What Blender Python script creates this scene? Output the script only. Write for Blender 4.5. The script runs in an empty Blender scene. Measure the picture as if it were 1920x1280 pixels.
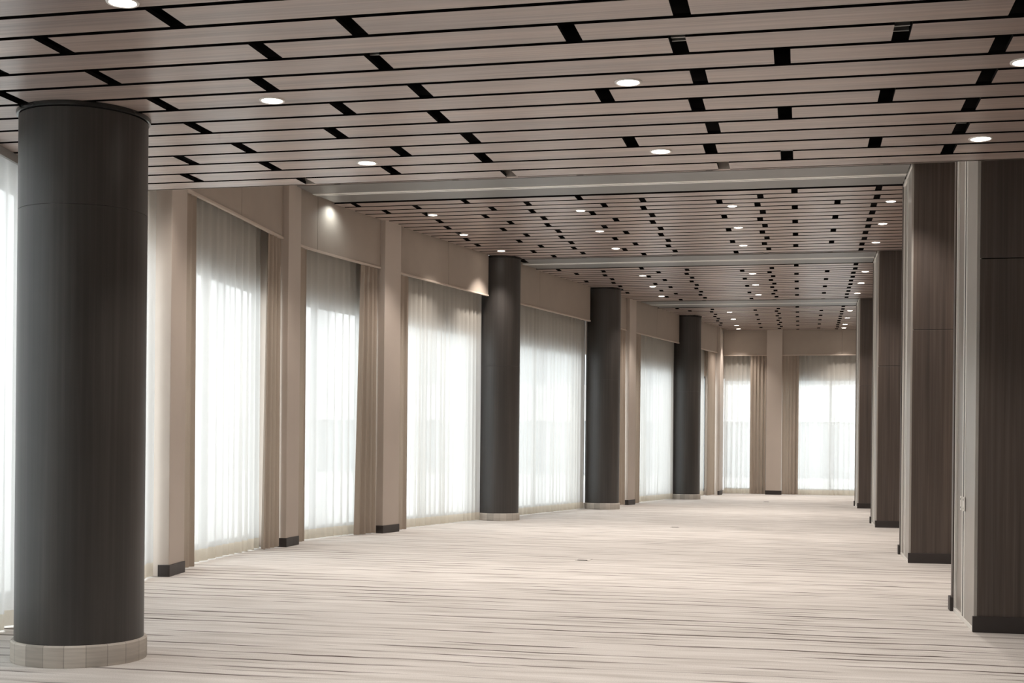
import bpy, bmesh, math, random
from mathutils import Vector, Matrix
random.seed(11)
sc = bpy.context.scene
col = sc.collection
PI = math.pi

HALL = 4.20      # high ceiling
LOW = 3.00       # low front ceiling
LOW_END = 8.58   # where the low ceiling stops
PEL = 3.55       # underside of the pelmets
FARY = 34.10     # far window wall
RX = 1.12        # left faces of the square pillars
RWX = 1.95       # wall between the pillars

# ------------------------------------------------------------------ materials
def new_mat(name):
    m = bpy.data.materials.new(name); m.use_nodes = True
    nt = m.node_tree; nt.nodes.clear()
    out = nt.nodes.new('ShaderNodeOutputMaterial')
    return m, nt, out

def N(nt, typ, **kw):
    n = nt.nodes.new(typ)
    for k, v in kw.items():
        if k.startswith('i_'):
            n.inputs[k[2:].replace('_', ' ')].default_value = v
        else:
            setattr(n, k, v)
    return n

def math_node(nt, op, a, b=None, c=None):
    n = nt.nodes.new('ShaderNodeMath'); n.operation = op
    for i, v in enumerate((a, b, c)):
        if v is None: continue
        if isinstance(v, (int, float)): n.inputs[i].default_value = v
        else: nt.links.new(v, n.inputs[i])
    return n.outputs[0]

def ramp(nt, fac, stops):
    r = nt.nodes.new('ShaderNodeValToRGB')
    e = r.color_ramp.elements
    while len(e) < len(stops): e.new(0.5)
    for el, (p, c) in zip(e, stops):
        el.position = p; el.color = (*c, 1) if len(c) == 3 else c
    nt.links.new(fac, r.inputs[0])
    return r.outputs[0]

def coords(nt, scale=(1, 1, 1), kind='Object'):
    tc = nt.nodes.new('ShaderNodeTexCoord')
    mp = nt.nodes.new('ShaderNodeMapping')
    mp.inputs['Scale'].default_value = scale
    nt.links.new(tc.outputs[kind], mp.inputs['Vector'])
    return mp.outputs[0]

def noise(nt, vec, scale=5, detail=3, rough=0.5, dist=0.0):
    n = nt.nodes.new('ShaderNodeTexNoise')
    n.inputs['Scale'].default_value = scale
    n.inputs['Detail'].default_value = detail
    n.inputs['Roughness'].default_value = rough
    n.inputs['Distortion'].default_value = dist
    nt.links.new(vec, n.inputs['Vector'])
    return n.outputs['Fac']

def principled(nt, out, base=None, rough=0.5, metal=0.0, spec=0.5):
    b = nt.nodes.new('ShaderNodeBsdfPrincipled')
    if base is not None:
        if isinstance(base, tuple): b.inputs['Base Color'].default_value = (*base, 1)
        else: nt.links.new(base, b.inputs['Base Color'])
    if isinstance(rough, (int, float)): b.inputs['Roughness'].default_value = rough
    else: nt.links.new(rough, b.inputs['Roughness'])
    b.inputs['Metallic'].default_value = metal
    b.inputs['Specular IOR Level'].default_value = spec
    nt.links.new(b.outputs[0], out.inputs[0])
    return b

def plain(name, c, rough=0.5, metal=0.0, spec=0.5, var=0.06, nscale=6):
    m, nt, out = new_mat(name)
    f = noise(nt, coords(nt), nscale, 4)
    lo = tuple(x * (1 - var) for x in c); hi = tuple(min(1, x * (1 + var)) for x in c)
    principled(nt, out, ramp(nt, f, [(0.3, lo), (0.7, hi)]), rough, metal, spec)
    return m

def mat_wood(name, dark, mid, light, stretch, rough=0.42, spec=0.4, strip=None):
    """veneer: long fine grain along one axis plus slow tone change"""
    m, nt, out = new_mat(name)
    v = coords(nt, stretch)
    g = noise(nt, v, 1.0, 6, 0.62, 0.25)
    c = ramp(nt, g, [(0.28, dark), (0.5, mid), (0.74, light)])
    v2 = coords(nt, tuple(s * 0.16 if s > 2 else s * 0.5 for s in stretch))
    g2 = noise(nt, v2, 1.0, 2)
    mx = N(nt, 'ShaderNodeMix', data_type='RGBA', blend_type='MULTIPLY')
    mx.inputs[0].default_value = 1.0
    nt.links.new(c, mx.inputs[6])
    nt.links.new(ramp(nt, g2, [(0.3, (0.80, 0.80, 0.82)), (0.7, (1.12, 1.08, 1.05))]), mx.inputs[7])
    b = principled(nt, out, mx.outputs[2], rough, 0, spec)
    bp = N(nt, 'ShaderNodeBump'); bp.inputs['Strength'].default_value = 0.06; bp.inputs['Distance'].default_value = 0.004
    nt.links.new(g, bp.inputs['Height']); nt.links.new(bp.outputs[0], b.inputs['Normal'])
    return m

M = {}
M['veneer'] = mat_wood('dark_veneer', (.055, .043, .037), (.086, .068, .058), (.130, .104, .089), (34, 34, .55), .42, .6)
M['veneer_round'] = mat_wood('charcoal_veneer', (.025, .0225, .0205), (.036, .0325, .030), (.056, .051, .047), (34, 34, .5), .43, .75)
M['plank'] = mat_wood('ceiling_plank', (.27, .215, .19), (.38, .305, .27), (.48, .40, .36), (.9, 46, 46), .32, .6)
M['void'] = plain('black_void', (.006, .005, .005), .9, 0, .1)
M['rail_metal'] = plain('hanger_steel', (.35, .35, .34), .45, .6)
M['wall'] = plain('beige_wall_paint', (.54, .475, .42), .6, 0, .3, .02, 3)
M['pelmet'] = plain('beige_pelmet_board', (.40, .345, .295), .55, 0, .3, .03, 4)
M['lip'] = plain('pelmet_edge', (.58, .50, .43), .45, 0, .4, .02)
M['base'] = plain('dark_baseboard', (.045, .038, .036), .45, 0, .4)
M['soffit'] = plain('satin_grey_panel', (.21, .205, .195), .42, .0, .4, .03)
M['rail'] = plain('white_aluminium', (.90, .89, .85), .35, 0, .5, .02)
M['jamb'] = plain('brushed_silver_panel', (.44, .42, .39), .36, .3, .5, .03)
M['jamb_dark'] = plain('satin_bronze_panel', (.30, .275, .25), .30, .3, .5, .03)
M['plate'] = plain('white_plate', (.85, .84, .80), .4)
M['wframe'] = plain('window_frame_grey', (.22, .23, .23), .45, .2)
M['trimring'] = plain('white_trim_ring', (.8, .76, .72), .45)
M['collar'] = plain('black_collar', (.02, .019, .018), .25, 0, .5)
M['concrete'] = plain('pale_concrete', (.72, .72, .71), .8, 0, .2, .08, 1.5)
M['facade'] = plain('neighbour_facade', (.42, .45, .47), .7, 0, .2, .05, .8)
M['facade_white'] = plain('neighbour_band', (.85, .85, .84), .7, 0, .2, .03, .8)

# lamp face
m, nt, out = new_mat('downlight_glow')
e = N(nt, 'ShaderNodeEmission'); e.inputs[0].default_value = (1, .90, .80, 1); e.inputs[1].default_value = 14
nt.links.new(e.outputs[0], out.inputs[0]); M['glow'] = m

# window glass
m, nt, out = new_mat('window_glass')
t = N(nt, 'ShaderNodeBsdfTransparent'); t.inputs[0].default_value = (.955, .97, .97, 1)
g = N(nt, 'ShaderNodeBsdfGlossy'); g.inputs['Roughness'].default_value = .02
mx = N(nt, 'ShaderNodeMixShader'); mx.inputs[0].default_value = .05
nt.links.new(t.outputs[0], mx.inputs[1]); nt.links.new(g.outputs[0], mx.inputs[2]); nt.links.new(mx.outputs[0], out.inputs[0])
M['glass'] = m

def mat_cloth(name, c, transl, transp, tcol):
    """woven cloth: diffuse + translucent; an open weave also lets some light straight through, less at a slant"""
    m, nt, out = new_mat(name)
    f = noise(nt, coords(nt, (1, 1, 1)), 220, 2)
    cc = ramp(nt, f, [(0.3, tuple(x * .93 for x in c)), (0.7, c)])
    d = N(nt, 'ShaderNodeBsdfDiffuse'); nt.links.new(cc, d.inputs[0])
    t = N(nt, 'ShaderNodeBsdfTranslucent'); t.inputs[0].default_value = (*tcol, 1)
    a = N(nt, 'ShaderNodeMixShader'); a.inputs[0].default_value = transl
    nt.links.new(d.outputs[0], a.inputs[1]); nt.links.new(t.outputs[0], a.inputs[2])
    last = a
    if transp > 0:
        tr = N(nt, 'ShaderNodeBsdfTransparent')
        b = N(nt, 'ShaderNodeMixShader')
        lw = N(nt, 'ShaderNodeLayerWeight'); lw.inputs[0].default_value = .5
        nt.links.new(math_node(nt, 'MULTIPLY', math_node(nt, 'POWER', math_node(nt, 'SUBTRACT', 1, lw.outputs['Facing']), 1.3), transp), b.inputs[0])
        nt.links.new(a.outputs[0], b.inputs[1]); nt.links.new(tr.outputs[0], b.inputs[2]); last = b
    nt.links.new(last.outputs[0], out.inputs[0])
    return m
M['sheer'] = mat_cloth('white_sheer_voile', (.80, .77, .70), .55, .14, (.52, .525, .525))
M['hem'] = mat_cloth('sheer_hem', (.72, .66, .56), .30, .08, (.66, .62, .54))
M['drape'] = mat_cloth('beige_drape', (.42, .355, .30), .12, 0, (.5, .42, .33))

# carpet: pale loop pile with broken dark strokes running across the room
def mat_carpet():
    m, nt, out = new_mat('striated_carpet')
    tc = nt.nodes.new('ShaderNodeTexCoord')
    sp = nt.nodes.new('ShaderNodeSeparateXYZ'); nt.links.new(tc.outputs['Object'], sp.inputs[0])
    X, Y = sp.outputs[0], sp.outputs[1]
    wob = noise(nt, coords(nt, (.9, .35, 1)), 1.0, 3)
    def strokes(pitch, width, thr, amp, seed, xs):
        y = math_node(nt, 'ADD', Y, math_node(nt, 'MULTIPLY', math_node(nt, 'SUBTRACT', wob, .5), amp))
        s = math_node(nt, 'ADD', math_node(nt, 'DIVIDE', y, pitch), seed)
        row = math_node(nt, 'FLOOR', s)
        fr = math_node(nt, 'ABSOLUTE', math_node(nt, 'SUBTRACT', math_node(nt, 'FRACT', s), .5))
        cb = nt.nodes.new('ShaderNodeCombineXYZ')
        nt.links.new(math_node(nt, 'ADD', math_node(nt, 'MULTIPLY', X, xs), math_node(nt, 'MULTIPLY', row, 3.71)), cb.inputs[0])
        nt.links.new(math_node(nt, 'MULTIPLY', row, 7.317), cb.inputs[1])
        n = noise(nt, cb.outputs[0], 1.0, 2)
        n2 = noise(nt, cb.outputs[0], 3.3, 2)
        w = math_node(nt, 'MULTIPLY', math_node(nt, 'SUBTRACT', n, thr), width * 6)
        w = math_node(nt, 'MINIMUM', w, width)
        w = math_node(nt, 'MULTIPLY', w, math_node(nt, 'ADD', math_node(nt, 'MULTIPLY', n2, 1.2), .35))
        d = math_node(nt, 'SUBTRACT', w, fr)
        k = math_node(nt, 'MULTIPLY', d, 30)
        return math_node(nt, 'MINIMUM', math_node(nt, 'MAXIMUM', k, 0), 1)
    a = strokes(.23, .085, .40, .16, .13, .75)
    b = strokes(.115, .13, .47, .12, .57, 1.2)
    patch = noise(nt, coords(nt, (.45, .8, 1)), 1.0, 3)
    pm = ramp(nt, patch, [(.36, (.18, .18, .18)), (.62, (1, 1, 1))])
    a = math_node(nt, 'MULTIPLY', a, math_node(nt, 'ADD', math_node(nt, 'MULTIPLY', pm, .45), .62))
    b = math_node(nt, 'MULTIPLY', b, math_node(nt, 'MULTIPLY', pm, .62))
    tot = math_node(nt, 'MINIMUM', math_node(nt, 'MAXIMUM', a, b), 1)
    pile = noise(nt, coords(nt, (1, 1, 1)), 160, 2)
    streak = noise(nt, coords(nt, (1.3, 11, 1)), 1.0, 4)
    base = ramp(nt, streak, [(.30, (.565, .54, .512)), (.70, (.755, .735, .71))])
    mp = N(nt, 'ShaderNodeMix', data_type='RGBA', blend_type='MULTIPLY'); mp.inputs[0].default_value = 1
    nt.links.new(base, mp.inputs[6]); nt.links.new(ramp(nt, pile, [(.3, (.86, .86, .86)), (.7, (1.08, 1.08, 1.08))]), mp.inputs[7])
    mx = N(nt, 'ShaderNodeMix', data_type='RGBA')
    nt.links.new(tot, mx.inputs[0]); nt.links.new(mp.outputs[2], mx.inputs[6]); mx.inputs[7].default_value = (.10, .08, .07, 1)
    b_ = principled(nt, out, mx.outputs[2], .95, 0, .1)
    bp = N(nt, 'ShaderNodeBump'); bp.inputs['Strength'].default_value = .25; bp.inputs['Distance'].default_value = .004
    nt.links.new(pile, bp.inputs['Height']); nt.links.new(bp.outputs[0], b_.inputs['Normal'])
    return m
M['carpet'] = mat_carpet()

# carpet tiles wrapped round the column foot, alternate grain
def mat_plinth():
    m, nt, out = new_mat('carpet_wrap')
    tc = nt.nodes.new('ShaderNodeTexCoord')
    sp = nt.nodes.new('ShaderNodeSeparateXYZ'); nt.links.new(tc.outputs['Object'], sp.inputs[0])
    ang = math_node(nt, 'ARCTAN2', sp.outputs[1], sp.outputs[0])
    seg = math_node(nt, 'MULTIPLY', math_node(nt, 'ADD', ang, PI), 20 / (2 * PI))
    wn = nt.nodes.new('ShaderNodeTexWhiteNoise'); wn.noise_dimensions = '1D'
    nt.links.new(math_node(nt, 'FLOOR', seg), wn.inputs['W'])
    fr = math_node(nt, 'ABSOLUTE', math_node(nt, 'SUBTRACT', math_node(nt, 'FRACT', seg), .5))
    edge = math_node(nt, 'GREATER_THAN', fr, .475)
    c = ramp(nt, wn.outputs[0], [(0, (.46, .43, .39)), (1, (.66, .62, .565))])
    mx = N(nt, 'ShaderNodeMix', data_type='RGBA')
    nt.links.new(math_node(nt, 'MULTIPLY', edge, .45), mx.inputs[0]); nt.links.new(c, mx.inputs[6]); mx.inputs[7].default_value = (.25, .23, .21, 1)
    st = noise(nt, coords(nt, (4, 4, 60)), 1, 3)
    m2 = N(nt, 'ShaderNodeMix', data_type='RGBA', blend_type='MULTIPLY'); m2.inputs[0].default_value = 1
    nt.links.new(mx.outputs[2], m2.inputs[6]); nt.links.new(ramp(nt, st, [(.3, (.86, .86, .86)), (.7, (1.06, 1.06, 1.06))]), m2.inputs[7])
    principled(nt, out, m2.outputs[2], .95, 0, .1)
    return m
M['wrap'] = mat_plinth()

# ------------------------------------------------------------------ mesh helpers
class MB:
    def __init__(s): s.v = []; s.f = []; s.slot = {}
    def box(s, x0, x1, y0, y1, z0, z1):
        b = len(s.v)
        s.v += [(x0, y0, z0), (x1, y0, z0), (x1, y1, z0), (x0, y1, z0), (x0, y0, z1), (x1, y0, z1), (x1, y1, z1), (x0, y1, z1)]
        s.f += [tuple(b + i for i in q) for q in ((0, 3, 2, 1), (4, 5, 6, 7), (0, 1, 5, 4), (1, 2, 6, 5), (2, 3, 7, 6), (3, 0, 4, 7))]
        return s
    def prism(s, poly, z0, z1):
        """poly: counter-clockwise xy list; z0/z1 may be numbers"""
        b = len(s.v); n = len(poly)
        s.v += [(x, y, z0) for x, y in poly] + [(x, y, z1) for x, y in poly]
        s.f.append(tuple(b + i for i in reversed(range(n)))); s.f.append(tuple(b + n + i for i in range(n)))
        for i in range(n):
            j = (i + 1) % n
            s.f.append((b + i, b + j, b + n + j, b + n + i))
        return s
    def lathe(s, prof, seg=64, caps=True):
        """prof: (r,z) bottom to top"""
        b = len(s.v); n = len(prof)
        for r, z in prof:
            for k in range(seg):
                a = 2 * PI * k / seg
                s.v.append((r * math.cos(a), r * math.sin(a), z))
        for i in range(n - 1):
            for k in range(seg):
                k2 = (k + 1) % seg
                s.f.append((b + i * seg + k, b + i * seg + k2, b + (i + 1) * seg + k2, b + (i + 1) * seg + k))
        if caps:
            s.f.append(tuple(b + k for k in reversed(range(seg))))
            s.f.append(tuple(b + (n - 1) * seg + k for k in range(seg)))
        return s
    def grid(s, rows):
        """rows of equal-length point lists"""
        b = len(s.v); w = len(rows[0])
        for r in rows: s.v += r
        for i in range(len(rows) - 1):
            for k in range(w - 1):
                a = b + i * w + k
                s.f.append((a, a + 1, a + w + 1, a + w))
        return s
    def build(s, name, mat, parent=None, loc=None, smooth=False, bevel=0, angle=False):
        me = bpy.data.meshes.new(name)
        me.from_pydata(s.v, [], s.f); me.update()
        for mm in (mat if isinstance(mat, list) else [mat]): me.materials.append(mm)
        for k, sl in s.slot.items(): me.polygons[k].material_index = sl
        if smooth:
            for p in me.polygons: p.use_smooth = True
        o = bpy.data.objects.new(name, me); col.objects.link(o)
        if parent: o.parent = parent
        if loc: o.location = loc
        if bevel:
            md = o.modifiers.new('edge', 'BEVEL'); md.width = bevel; md.segments = 2; md.limit_method = 'ANGLE'
        if angle:
            bm = bmesh.new(); bm.from_mesh(me)
            for e in bm.edges:
                if len(e.link_faces) == 2 and e.calc_face_angle(0) > .6: e.smooth = False
            for f in bm.faces: f.smooth = True
            bm.to_mesh(me); bm.free()
        return o

def empty(name, loc=(0, 0, 0)):
    o = bpy.data.objects.new(name, None); col.objects.link(o); o.location = loc
    o.empty_display_size = .2
    return o
def tag(o, label, cat, group=None):
    o['label'] = label; o['category'] = cat; o['kind'] = 'thing'
    if group: o['group'] = group
    return o
def struct(o):
    o['kind'] = 'structure'; return o

# ------------------------------------------------------------------ window wall line (plan)
PATH = [(-6, -3.3), (0, -3.62), (3, -4.02), (5, -4.40), (7.2, -4.88), (9, -5.26), (11, -5.64), (12.6, -5.76),
        (14.3, -5.90), (14.9, -5.89), (16, -5.71), (17.6, -5.40), (20, -4.90), (24.4, -3.95), (27, -3.42), (29.5, -2.85), (33.2, -2.06), (36, -1.46)]
def wx(y):
    for (a, xa), (b, xb) in zip(PATH, PATH[1:]):
        if y <= b: return xa + (xb - xa) * (y - a) / (b - a)
    return PATH[-1][1]
def wxs(y): return (wx(y - .35) + 2 * wx(y) + wx(y + .35)) / 4
def left(t, off=0.0):
    """point on the left window wall at plan ordinate t, off = metres into the room"""
    x = wxs(t); d = (wxs(t + .3) - wxs(t - .3)) / .6
    l = math.hypot(1, d)
    return (x + off / l, t - off * d / l)
def far(t, off=0.0):
    return (t, FARY - off)

def strip_poly(path, t0, t1, o0, o1, n=None):
    """closed outline of a band following the wall between two offsets"""
    n = n or max(2, int(abs(t1 - t0) / .35) + 1)
    ts = [t0 + (t1 - t0) * i / (n - 1) for i in range(n)]
    a = [path(t, o0) for t in ts]; b = [path(t, o1) for t in ts]
    poly = a + b[::-1]
    area = sum(poly[i][0] * poly[(i + 1) % len(poly)][1] - poly[(i + 1) % len(poly)][0] * poly[i][1] for i in range(len(poly)))
    return poly if area > 0 else poly[::-1]

# ------------------------------------------------------------------ floor and outside
fl = MB()
nn = 40
ys = [-5 + (FARY + .5 + 5) * i / nn for i in range(nn + 1)]
fl.prism([(4.5, -5), (4.5, FARY + .45)] + [(wxs(y) - .42, y) for y in ys[::-1]], -.15, 0)
struct(fl.build('floor', M['carpet']))
g = MB().box(-60, 60, -40, 110, -.6, -.2)
struct(g.build('ground_outside', M['concrete']))

# ------------------------------------------------------------------ ceilings
def plank_rows(mb, y0, pitch, n, kinds, xl, xr, z, gap=.038, skip_last=None, jw=.075):
    JT = {'A': [-4.77, -3.34, -1.91, -.50, 2.35, 3.75], 'B': [-5.26, -3.85, -2.42, -1.00, .86, 1.8, 3.2],
          'C': [-4.80, -3.39, -1.96, -.55, .41, 1.9, 3.3], 'D': [-5.49, -4.07, -2.65, -.10, .85, 2.3, 3.7]}
    for k in range(n):
        ya = y0 + k * pitch + gap / 2; yb = y0 + (k + 1) * pitch - gap / 2
        if skip_last and yb > skip_last: yb = skip_last
        if yb - ya < .03: continue
        L = xl(.5 * (ya + yb)); R = xr
        js = [j for j in JT[kinds[k % 4]] if L + .2 < j < R - .2]
        xs = [L] + js + [R]
        for i in range(len(xs) - 1):
            a = xs[i] + (jw / 2 if i else 0); b = xs[i + 1] - (jw / 2 if i < len(xs) - 2 else 0)
            # ends follow the wall
            La, Lb = (xl(ya), xl(yb)) if i == 0 else (a, a)
            f0 = len(mb.f)
            mb.prism([(La, ya), (b, ya), (b, yb), (Lb, yb)], z, z + .02)
            mb.slot.update({f0 + 1: 1, f0 + 2: 1, f0 + 3: 1, f0 + 4: 1, f0 + 5: 1})

def ceiling(name, rows, back, hangers):
    root = struct(empty(name, (0, 0, 0)))
    mb = MB()
    for r in rows: plank_rows(mb, **r)
    mb.build('planks', [M['plank'], M['void']], root)
    mb = MB(); [mb.prism(p, z0, z1) for p, z0, z1 in back]
    mb.build('backing', M['void'], root)
    h = MB()
    for x0, x1, y, z in hangers: h.box(x0, x1, y, y + .012, z, z + .03)
    if hangers: h.build('hanger', M['rail_metal'], root)
    return root

xl = lambda y: wxs(y) + .05
# low front ceiling: rows continue towards and behind the camera
p0 = 5.23 - 38 * .2603
low_kinds = {0: 'A', 1: 'B', 2: 'C', 3: 'D'}
K = [low_kinds[(i - 38) % 4] for i in range(4)]
hang = [(-.585, -.495, 5.86, 3.03), (-.585, -.495, 5.91, 3.03), (.355, .445, 5.88, 3.03), (.355, .445, 5.95, 3.03), (-.535, -.455, 8.46, 3.03),
        (.80, .89, 7.70, 3.03), (-.14, -.06, 8.22, 3.03), (-2.0, -1.92, 5.86, 3.03)]
ceiling('ceiling_low', [dict(y0=p0, pitch=.2603, n=52, kinds=K, xl=xl, xr=4.45, z=LOW, skip_last=LOW_END)],
        [([(4.5, -5), (4.5, LOW_END)] + [(wxs(y) - .3, y) for y in (8.58, 7.5, 6, 4.5, 3, 1, -1, -3, -5)], LOW + .10, LOW + .14)], hang)
# drop from the high ceiling to the low one
mb = MB().prism([(4.5, LOW_END - .02), (4.5, LOW_END + .004), (wxs(LOW_END) - .1, LOW_END + .004), (wxs(LOW_END) - .1, LOW_END - .02)], LOW, HALL + .2)
struct(mb.build('wall_bulkhead', M['wall']))

HBR = 'DABC'
hall_rows = [
    dict(y0=LOW_END + .1 - .02, pitch=.263, n=22, kinds='ABCD', xl=xl, xr=RWX, z=HALL, gap=.052, skip_last=14.33),
    dict(y0=15.49, pitch=.2635, n=20, kinds=HBR, xl=xl, xr=RWX, z=HALL, gap=.052, skip_last=20.56),
    dict(y0=21.86, pitch=.2655, n=20, kinds=HBR, xl=xl, xr=RWX, z=HALL, gap=.052, skip_last=27.0),
    dict(y0=28.36, pitch=.2650, n=23, kinds=HBR, xl=xl, xr=RWX, z=HALL, gap=.052, skip_last=FARY - .05)]
outl = [(RWX + .02, LOW_END), (RWX + .02, FARY + .2)] + [(wxs(y) - .25, y) for y in (34.3, 33, 31, 28, 25, 22, 20, 18, 16.5, 15.5, 14.5, 13.5, 12, 10, 8.58)]
ceiling('ceiling_high', hall_rows, [(outl, HALL + .09, HALL + .13)], [])

# roof over everything keeps daylight out of the ceiling void
roof = MB().prism([(4.6, -5.1), (4.6, FARY + .6)] + [(wxs(y) - .45, y) for y in (34.7, 33, 30, 25, 20, 17, 15, 14, 12, 9, 6, 3, 0, -5.1)], HALL + .2, HALL + .4)
struct(roof.build('ceiling_slab', M['void']))

# ------------------------------------------------------------------ walls without windows
struct(MB().box(RWX, RWX + .12, 9.6, FARY + .3, 0, HALL + .2).build('wall_right', M['wall']))
struct(MB().box(RWX + .12, 4.5, 9.6, 9.72, 0, HALL + .2).build('wall_right_return', M['wall']))
struct(MB().box(4.45, 4.6, -5, 9.6, 0, HALL + .2).build('wall_right_front', M['wall']))
struct(MB().box(-3.75, 4.6, -5.15, -5, 0, HALL + .2).build('wall_back', M['wall']))

# ------------------------------------------------------------------ window bays
# (name key, path, t0, t1, head height, ceiling height, words for labels)
BAYS = [
    ('b0', left, -4.9, 4.3, LOW, 'behind the camera side'),
    ('b1', left, 4.75, 8.34, LOW, ''),
    ('b1b', left, 8.76, 10.66, HALL, ''),
    ('b2', left, 11.10, 14.12, HALL, 'first wide window right of the front column'),
    ('b3', left, 14.55, 16.74, HALL, 'second window right of the front column'),
    ('b4', left, 17.20, 20.09, HALL, 'third window, just before the second round column'),
    ('b5', left, 20.82, 24.44, HALL, ''),
    ('b5b', left, 25.17, 26.50, HALL, ''),
    ('b6', left, 26.92, 29.91, HALL, 'between third and fourth round columns'),
    ('b7', left, 30.60, 33.05, HALL, 'right of the fourth round column'),
    ('b8', far, -1.95, -.88, HALL, 'left far end window'),
    ('b9', far, -.47, 1.94, HALL, 'right far end window'),
]
PIERS = [(left, 4.32, 4.73), (left, 8.36, 8.74), (left, 10.68, 11.10), (left, 14.14, 14.55), (left, 16.76, 17.20), (left, 26.52, 26.92), (far, -.87, -.48)]
HEAD = 2.98
wl = struct(empty('wall_left', (0, 0, 0)))
wf = struct(empty('wall_far', (0, 0, 0)))
for path, a, b in PIERS:
    root = wl if path is left else wf
    z1 = LOW + .1 if (path is left and a < 8) else HALL + .1
    MB().prism(strip_poly(path, a, b, -.34, .10, 5), 0, z1).build('pier', M['wall'], root, bevel=.006)
# wall behind the columns
for a, b in ((20.12, 20.80), (24.46, 25.14), (29.91, 30.60)):
    MB().prism(strip_poly(left, a, b, -.36, -.34), 0, HALL + .1).build('pier', M['wall'], wl)
# corner post where the side windows meet the end wall
MB().prism([left(33.07, .10), left(33.07, -.34), (-2.45, FARY + .34), (-1.97, FARY + .34), (-1.97, FARY - .08)][::-1], 0, HALL + .1).build('corner_post', M['wall'], wf)
bi = 0
def baseboard(poly, side):
    struct(MB().prism(poly, 0, .105).build('baseboard_' + side, M['base'], bevel=.004))
for path, a, b in PIERS:
    baseboard(strip_poly(path, a - .008, b + .008, .0, .108, 3), 'left' if path is left else 'far')
baseboard([left(33.05, .115), left(33.3, .115), (-1.955, FARY - .095), (-1.98, FARY - .02), left(33.07, .06)][::1], 'far')

for i, (key, path, a, b, ceil, words) in enumerate(BAYS):
    root = wl if path is left else wf
    # header wall above the glass and low curb below it
    MB().prism(strip_poly(path, a - .02, b + .02, -.34, -.26), HEAD, HALL + .1).build('header', M['wall'], root)
    MB().prism(strip_poly(path, a - .02, b + .02, -.34, -.24), 0, .09).build('curb', M['wall'], root)
    w = struct(empty('window_%d' % (i + 1), (*path((a + b) / 2), 0)))
    loc = Vector((*path((a + b) / 2), 0))
    def rel(poly): return [(x - loc.x, y - loc.y) for x, y in poly]
    fr = MB()
    n = max(1, round((b - a) / 1.45))
    for k in range(n + 1):
        t = a + (b - a) * k / n
        t0, t1 = max(a, t - .03), min(b, t + .03)
        fr.prism(rel(strip_poly(path, t0, t1, -.33, -.27, 2)), .09, HEAD)
    for z0, z1 in ((.09, .15), (HEAD - .06, HEAD)):
        fr.prism(rel(strip_poly(path, a, b, -.325, -.275)), z0, z1)
    fr.build('window_frame', M['wframe'], w)
    MB().prism(rel(strip_poly(path, a, b, -.303, -.297)), .1, HEAD - .01).build('pane', M['glass'], w)

# pelmets
PEL_LABEL = {
    'b1b': 'beige boxed pelmet mostly hidden above the low ceiling edge, behind the front column',
    'b2': 'beige boxed pelmet above the first wide sheer curtain beyond the front column',
    'b3': 'beige boxed pelmet with the bright light patch, under the first ceiling beam',
    'b4': 'beige boxed pelmet ending against the second round column from the front',
    'b5': 'beige boxed pelmet spanning between the second and third round columns',
    'b5b': 'short beige boxed pelmet showing at the right edge of the third round column',
    'b6': 'beige boxed pelmet ending against the fourth round column from the left',
    'b7': 'short beige boxed pelmet between the fourth round column and the corner',
    'b8': 'pale pelmet over the narrower end window left of the end pier',
    'b9': 'pale pelmet over the wider end window right of the end pier',
}
SEAMS = {'b1b': [], 'b2': [12.75], 'b3': [15.15], 'b4': [18.75], 'b5': [22.1], 'b5b': [], 'b6': [28.4], 'b7': [], 'b8': [], 'b9': [1.0]}
for key, path, a, b, ceil, words in BAYS:
    if ceil != HALL: continue
    c = Vector((*path((a + b) / 2), PEL))
    def rel(poly): return [(x - c.x, y - c.y) for x, y in poly]
    p = tag(empty('curtain_pelmet', c), PEL_LABEL[key], 'pelmet', 'boxed pelmets above the curtains')
    ts = [a - .015] + SEAMS[key] + [b + .015]
    for s0, s1 in zip(ts, ts[1:]):
        MB().prism(rel(strip_poly(path, s0 + .004, s1 - .004, .004, .03)), .02, HALL - PEL + .06).build('panel', M['pelmet'], p)
    MB().prism(rel(strip_poly(path, a - .012, b + .012, .002, .042)), 0, .022).build('bottom_lip', M['lip'], p)

# low pelmet strip in front of the near windows
for key, path, a, b in (('b0', left, -4.9, 4.3), ('b1', left, 4.75, 8.3)):
    o = MB().prism(strip_poly(path, a, b, .055, .075), LOW - .055, LOW - .002).build('trim_1' if key == 'b0' else 'trim_2', M['soffit'])
    struct(o)

# ------------------------------------------------------------------ curtains
def cloth(path, t0, t1, off, z0, z1, wl_, amp, seed, flare=0.0, taper=(1, 1), hang='c', nz=16):
    rnd = random.Random(seed)
    Lm = abs(t1 - t0)
    nf = max(2, Lm / wl_)
    ph = [rnd.uniform(0, 6.28) for _ in range(6)]
    per = 9
    n = max(12, int(nf * per))
    rows = []
    for i in range(nz + 1):
        h = i / nz
        z = z0 + (z1 - z0) * h
        wdt = taper[0] + (taper[1] - taper[0]) * h
        amp_z = amp * (1.15 - .45 * h)
        row = []
        for k in range(n + 1):
            u = k / n
            base = {'c': .5, 'l': 0, 'r': 1}[hang]
            uu = base + (u - base) * wdt
            t = t0 + (t1 - t0) * uu
            q = u * nf * 2 * PI
            q += .9 * math.sin(u * nf * 1.13 + ph[0]) + .5 * math.sin(u * nf * 2.7 + ph[1]) + .25 * (1 - h) * math.sin(u * nf * .9 + ph[2])
            env = .62 + .38 * math.sin(u * nf * .83 + ph[3]) * math.sin(u * nf * .37 + ph[4])
            o = off + amp_z * env * (math.sin(q) + .28 * math.sin(2 * q + ph[5])) + flare * (1 - h) ** 2
            # sideways swing of the fold gives it a rounded back
            t += .10 * amp_z * math.cos(q)
            x, y = path(t, o)
            row.append((x, y, z))
        rows.append(row)
    return rows

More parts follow.
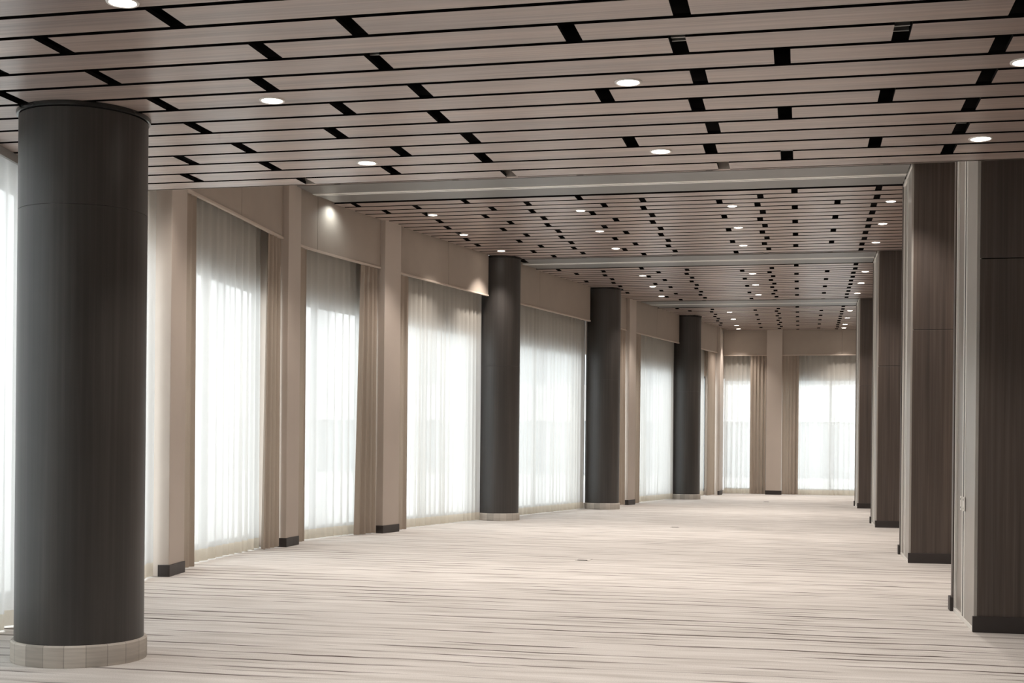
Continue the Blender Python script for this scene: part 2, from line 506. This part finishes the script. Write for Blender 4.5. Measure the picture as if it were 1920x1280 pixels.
def curtain(name, label, cat, group, path, t0, t1, off, z1, wl_, amp, seed, fabric, hem, flare=0, taper=(1, 1), hang='c'):
    rows = cloth(path, t0, t1, off, .012, z1, wl_, amp, seed, flare, taper, hang, 30)
    xs = [p[0] for p in rows[0]]; ys_ = [p[1] for p in rows[0]]
    c = Vector((sum(xs) / len(xs), sum(ys_) / len(ys_), 0))
    R = [[(x - c.x, y - c.y, z) for x, y, z in r] for r in rows]
    o = MB().grid(R[1:]).build(name, fabric, None, c, smooth=True)
    h = MB().grid(R[:2]).build('hem', hem, o, smooth=True)
    tag(o, label, cat, group)
    return o

SG, DG = 'white sheer curtains at the windows', 'beige drapes beside the windows'
SH = PEL + .06
def sheer(label, path, a, b, seed, z1=SH, off=-.125, wl_=.19, amp=.04, **k):
    return curtain('sheer_curtain', label, 'sheer curtain', SG, path, a, b, off, z1, wl_, amp, seed, M['sheer'], M['hem'], **k)
def drape(label, path, a, b, seed, z1=PEL - .004, off=.0, wl_=.15, amp=.042, **k):
    return curtain('drape', label, 'drape', DG, path, a, b, off, z1, wl_, amp, seed, M['drape'], M['drape'], **k)

sheer('white sheer curtain left of the big front round column at the photo edge', left, 4.80, 8.30, 3, LOW - .004, off=.0)
sheer('pale strip of sheer curtain just right of the big front column, left of first pier', left, 8.80, 10.62, 14, off=-.03, amp=.03)
sheer('white sheer curtain of the windows beside and behind the camera', left, -4.8, 4.25, 4, LOW - .004, off=.0)
sheer('tall white sheer curtain in the first wide window right of the front column', left, 11.42, 13.85, 5)
sheer('white sheer curtain in the second window, with a dark vertical fold line', left, 14.82, 16.55, 6)
sheer('white sheer curtain ending at the left side of the second round column', left, 17.54, 20.19, 7, wl_=.15)
sheer('wide white sheer curtain between the second and third round columns', left, 20.80, 24.62, 8, wl_=.16)
sheer('narrow white sheer curtain behind the third round column', left, 25.18, 25.60, 13, wl_=.16)
sheer('white sheer curtain ending at the left side of the fourth round column', left, 27.36, 30.02, 9)
sheer('narrow white sheer curtain visible right of the fourth round column', left, 30.66, 32.36, 10)
sheer('white sheer curtain in the left end window, left of the end pier', far, -1.955, -1.10, 11, wl_=.14, amp=.03)
sheer('white sheer curtain in the right end window, beside the square pillars', far, -.25, 1.92, 12, wl_=.14, amp=.03)

drape('thin beige drape squeezed against the right side of the first pier', left, 11.14, 11.54, 21, wl_=.12)
drape('beige drape at the right end of the first wide window', left, 13.60, 14.13, 22, taper=(1, .82), hang='r', wl_=.15)
drape('thin beige drape right of the second pier, before the second window', left, 14.59, 14.93, 23, wl_=.12)
drape('beige drape flaring at its foot at the right of the second window', left, 16.20, 16.75, 24, taper=(1, .8), hang='r', wl_=.15)
drape('thin pale drape right of the third pier, before the third window', left, 17.24, 17.60, 25, wl_=.12)
drape('beige drape showing at the right edge of the third round column', left, 25.64, 26.48, 26)
drape('slim beige drape right of the pier beyond the third round column', left, 26.95, 27.50, 27)
drape('beige drape in the corner right of the fourth round column', left, 32.30, 33.02, 28)
drape('beige drape hanging left of the far end pier', far, -1.28, -.875, 29, wl_=.095, amp=.035)
drape('beige drape hanging right of the far end pier', far, -.478, -.06, 30, wl_=.095, amp=.035)

# ------------------------------------------------------------------ round columns
def column(x, y, r, top, label, collar=True):
    c = tag(empty('round_column', (x, y, 0)), label, 'column', 'dark round columns along the windows')
    MB().lathe([(r + .016, 0), (r + .018, .008), (r + .018, .108), (r + .012, .116), (r - .02, .118)], 72).build('plinth', M['wrap'], c, angle=True)
    seam = 2.455
    MB().lathe([(r, .10), (r, seam - .001), (r - .0015, seam)], 96).build('lower_cladding', M['veneer_round'], c, angle=True)
    MB().lathe([(r - .0015, seam + .0003), (r, seam + .0013), (r, top - .03)], 96).build('upper_cladding', M['veneer_round'], c, angle=True)
    MB().lathe([(r - .002, top - .026), (r + .011, top - .023), (r + .014, top - .008), (r + .012, top - .001)], 96).build('collar', M['collar'], c, angle=True)
    return c
column(-3.895, 6.56, .343, LOW, 'large dark round column in the left foreground')
column(-4.735, 20.45, .325, HALL, 'dark round column at mid picture, next beyond the foreground one')
column(-3.70, 24.80, .320, HALL, 'dark round column third from the left, with beige drape beside it')
column(-2.575, 30.25, .318, HALL, 'farthest dark round column, slimmest in the picture')

# ------------------------------------------------------------------ square pillars with partition jambs
def pillar(y0, y1, label, plates=False):
    yc = (y0 + y1) / 2; xl_, xr_ = RX, RWX - .005
    top = HALL + .05
    p = tag(empty('square_pillar', ((xl_ + xr_) / 2, yc, 0)), label, 'pillar', 'dark square pillars on the right side')
    ox, oy = (xl_ + xr_) / 2, yc
    B = lambda x0, x1, ya, yb, z0, z1: MB().box(x0 - ox, x1 - ox, ya - oy, yb - oy, z0, z1)
    seam = 2.455
    f0, f1 = y0, y0 + .03
    B(xl_ + .02, xr_, f0, f1, .10, seam - .0025).build('lower_panel', M['veneer'], p, bevel=.003)
    B(xl_ + .02, xr_, f0, f1, seam + .0025, top).build('upper_panel', M['veneer'], p, bevel=.003)
    B(xl_ + .03, xr_, f1, y1 - .10, 0, top).build('core', M['void'], p)
    # rear wood return, standing slightly proud
    B(xl_ - .012, xr_, y1 - .10, y1, .10, top).build('rear_panel', M['veneer'], p, bevel=.003)
    # front and rear baseboards
    B(xl_ - .008, xr_, y0 - .014, y0 + .02, 0, .105).build('baseboard', M['base'], p, bevel=.004)
    B(xl_ - .030, xr_, y1 - .11, y1 + .014, 0, .105).build('baseboard', M['base'], p, bevel=.004)
    # metal jamb
    a, b, mid = y0 + .004, y1 - .115, yc - .03
    B(xl_, xl_ + .03, a, mid - .075, .02, top).build('jamb_panel', M['jamb'], p, bevel=.003)
    B(xl_ + .012, xl_ + .03, mid + .075, b - .03, .02, top).build('jamb_panel', M['jamb_dark'], p, bevel=.003)
    B(xl_ - .004, xl_ + .03, b - .03, b, .0, top).build('edge_bead', M['rail'], p)
    r1 = B(xl_ - .004, xl_ + .03, mid - .075, mid - .040, .0, top).build('guide_rail', M['rail'], p, bevel=.003)
    r2 = B(xl_ - .004, xl_ + .03, mid + .035, mid + .075, .0, top).build('guide_rail', M['rail'], p, bevel=.003)
    B(xl_ - .001, xl_ + .03, mid - .040, mid + .035, .0, top).build('guide_slot', M['base'], p)
    B(xl_ - .006, xl_ + .03, a, b, 0, .03).build('metal_sill', M['rail'], p, bevel=.003)
    B(xl_ - .010, xl_ + .012, a, b, HALL - .03, HALL + .0).build('head_strip', M['rail'], p)
    if plates:
        for s in (-1, 1):
            q = MB().box(-.006, .004, -.028, .028, -.05, .05)
            k = q.build('latch_plate', M['plate'], p, (xl_ - ox - .007, mid - oy + s * .085, .82), bevel=.004)
            for dz in (-.03, .03):
                MB().box(-.004, .002, -.006, .006, -.006, .006).build('screw', M['rail_metal'], k, (-.005, 0, dz))
    return p
pillar(9.05, 10.28, 'nearest dark square pillar at the right edge, with white latch plates', True)
pillar(14.35, 15.55, 'second dark square pillar from the right, widest wood face in view')
pillar(20.62, 21.82, 'third dark square pillar from the right edge')
pillar(27.08, 28.28, 'farthest and narrowest dark square pillar, beside the end window')

# ------------------------------------------------------------------ ceiling beams carrying the partition tracks
def beam(y0, y1, label, cut=None):
    yc = (y0 + y1) / 2
    b = tag(empty('ceiling_beam', (-1, yc, HALL)), label, 'beam', 'grey ceiling beams with white tracks')
    def part(name, ya, yb, z0, z1, mat, xe=RX - .02, inset=.04, bev=0):
        la, lb = wxs(ya) + inset, wxs(yb) + inset
        if cut and ya < cut[1]: la, lb = max(la, cut[0]), max(lb, cut[0])
        poly = [(xe + 1, ya - yc), (xe + 1, yb - yc), (lb + 1, yb - yc), (la + 1, ya - yc)]
        return MB().prism(poly, z0, z1).build(name, mat, b, bevel=bev)
    part('soffit_panel', y0 + .07, yc - .06, -.004, .03, M['soffit'], inset=.12, bev=.003)
    part('soffit_panel', yc + .06, y1 - .07, -.004, .03, M['soffit'], inset=.12, bev=.003)
    t = part('track_rail', yc - .055, yc + .055, -.010, .02, M['rail'], inset=.12, bev=.004)
    part('track_slot', yc - .004, yc + .004, -.0115, -.0095, M['base'], inset=.13)
    return b
beam(14.28, 15.46, 'nearest grey ceiling beam with white track, meeting the second square pillar')
beam(20.58, 21.84, 'middle grey ceiling beam with white track, from the second round column', (-4.385, 20.9))
beam(27.02, 28.33, 'farthest grey ceiling beam with white track, smallest of the three')

# ------------------------------------------------------------------ recessed downlights
lamp_data = {}
def spot(key, energy, colr, size, blend):
    if key not in lamp_data:
        d = bpy.data.lights.new('downlight_lamp', 'SPOT')
        d.energy = energy; d.color = colr; d.spot_size = size; d.spot_blend = blend; d.shadow_soft_size = .05
        lamp_data[key] = d
    return lamp_data[key]
WARM = (1.0, .90, .82)
_proto = {}
def downlight(x, y, z, label, key='std', energy=88):
    o = empty('downlight', (x, y, z))
    if not _proto:
        _proto['ring'] = MB().lathe([(.054, .004), (.054, -.004), (.058, -.006), (.066, -.005), (.068, .0), (.068, .004)], 40, caps=False)
        _proto['lens'] = MB().lathe([(.0545, -.0035), (.0545, .006)], 40)
        r = _proto['ring'].build('trim_ring', M['trimring'], o, smooth=True)
        l = _proto['lens'].build('lens', M['glow'], o)
        _proto['r'], _proto['l'] = r, l
    else:
        for k in ('r', 'l'):
            c = _proto[k].copy(); col.objects.link(c); c.parent = o
    L = bpy.data.objects.new('lamp', spot(key, energy, WARM, math.radians(92), .65))
    col.objects.link(L); L.parent = o; L.location = (0, 0, -.02)
    return tag(o, label, 'downlight', 'recessed downlights in the plank ceilings')
def row(x, ys_, z, where, words, order, key='std', energy=88):
    for y, w in zip(ys_, order):
        downlight(x, y, z, 'lit round downlight %s, %s %s' % (where, w, words), key, energy)
O3 = ('nearest', 'middle', 'farthest'); O4 = ('nearest', 'second', 'third', 'farthest')
for x, words in ((-2.73, 'of the left row'), (-.85, 'of the centre row'), (1.0, 'of the right row')):
    row(x, (4.88, 6.43, 7.97), LOW, 'in the low front ceiling', words, O3, 'low', 50)
for x, words in ((-4.73, 'of the row by windows'), (-2.77, 'of the left centre row'), (-.86, 'of the right centre row'), (1.04, 'of the row by pillars')):
    row(x, (10.3, 11.95, 13.72), HALL, 'just before the first ceiling beam', words, O3)
    row(x, (16.46, 18.08, 19.70) if x > -4 else (16.46, 18.08), HALL, 'between first and second ceiling beams', words, O3)
downlight(-4.55, 19.68, HALL, 'lit round downlight just above the top of the second round column')
for x, words in ((-2.74, 'of the left row'), (-.84, 'of the centre row'), (1.04, 'of the row by pillars')):
    row(x, (22.92, 24.5, 26.1), HALL, 'between second and third ceiling beams', words, O3)
for x, words in ((-1.57, 'of the left row'), (1.02, 'of the right row')):
    row(x, (29.38, 31.0, 32.6, 33.55), HALL, 'beyond the third ceiling beam', words, O4)

# small wall washer tucked against the pelmet behind the first beam
w = tag(empty('wall_washer', (*left(15.45, .17), HALL + .06)), 'small cool wall washer tucked behind the first beam against the pelmet', 'wall light')
MB().lathe([(.03, -.03), (.034, .0), (.034, .03)], 24).build('housing', M['base'], w, angle=True)
MB().lathe([(.026, -.033), (.026, -.028)], 24).build('lens', M['soffit'], w)
d = bpy.data.lights.new('washer_lamp', 'SPOT'); d.energy = 9; d.color = (.92, 1, 1); d.spot_size = math.radians(150); d.spot_blend = .8; d.shadow_soft_size = .03
L = bpy.data.objects.new('lamp', d); col.objects.link(L); L.parent = w; L.location = (0, 0, -.045)

# ------------------------------------------------------------------ flush floor boxes
def floor_box(x, y, label):
    o = tag(empty('floor_box', (x, y, 0)), label, 'floor outlet', 'flush floor outlets in the carpet')
    MB().box(-.075, .075, -.11, .11, 0, .004).build('lid', M['carpet'], o, bevel=.002)
    MB().box(-.05, .055, -.112, -.095, .0035, .0075).build('cable_flap', M['base'], o, bevel=.001)
    return o
floor_box(-2.22, 13.60, 'small flush floor outlet in the mid carpet, nearest of the three')
floor_box(-1.81, 19.55, 'small flush floor outlet in the carpet, level with second round column')
floor_box(-.73, 29.40, 'tiny flush floor outlet in the carpet near the far end windows')

# ------------------------------------------------------------------ building seen through the end curtains
nb = tag(empty('neighbouring_building', (2, 62, -.2)), 'pale grey building with a white band, seen through the end curtains', 'building')
MB().box(-30, 30, 0, 6, 0, 2.6).build('lower_facade', M['facade'], nb)
MB().box(-30, 30, -.4, 6, 2.6, 4.3).build('parapet_band', M['facade_white'], nb)
MB().box(-24, 24, 4, 8, 4.3, 8.5).build('upper_facade', M['facade'], nb)

# ------------------------------------------------------------------ daylight
w = bpy.data.worlds.new('overcast'); sc.world = w; w.use_nodes = True
bg = w.node_tree.nodes['Background']
bg.inputs[0].default_value = (.96, .985, 1.0, 1); bg.inputs[1].default_value = 3.1

# ------------------------------------------------------------------ camera
cd = bpy.data.cameras.new('camera'); cam = bpy.data.objects.new('camera', cd); col.objects.link(cam)
f_px = 2450.0
cd.sensor_fit = 'HORIZONTAL'; cd.sensor_width = 36; cd.lens = 36 * f_px / 1920
cd.shift_y = (834.2 - 640) / 1920; cd.shift_x = .0008
cd.clip_start = .05; cd.clip_end = 400
yaw = math.atan2(543, f_px); roll = .0095
cam.matrix_world = Matrix.Translation((0, 0, 1.2)) @ Matrix.Rotation(yaw, 4, 'Z') @ Matrix.Rotation(PI / 2, 4, 'X') @ Matrix.Rotation(roll, 4, 'Z')
sc.camera = cam

vs = sc.view_settings
vs.view_transform = 'Standard'; vs.look = 'None'; vs.gamma = 1; vs.use_curve_mapping = False; vs.exposure = 0.6
sc.cycles.use_denoising = True
sc.cycles.max_bounces = 14; sc.cycles.diffuse_bounces = 6; sc.cycles.transparent_max_bounces = 16; sc.cycles.transmission_bounces = 8
sc.cycles.sample_clamp_indirect = 8
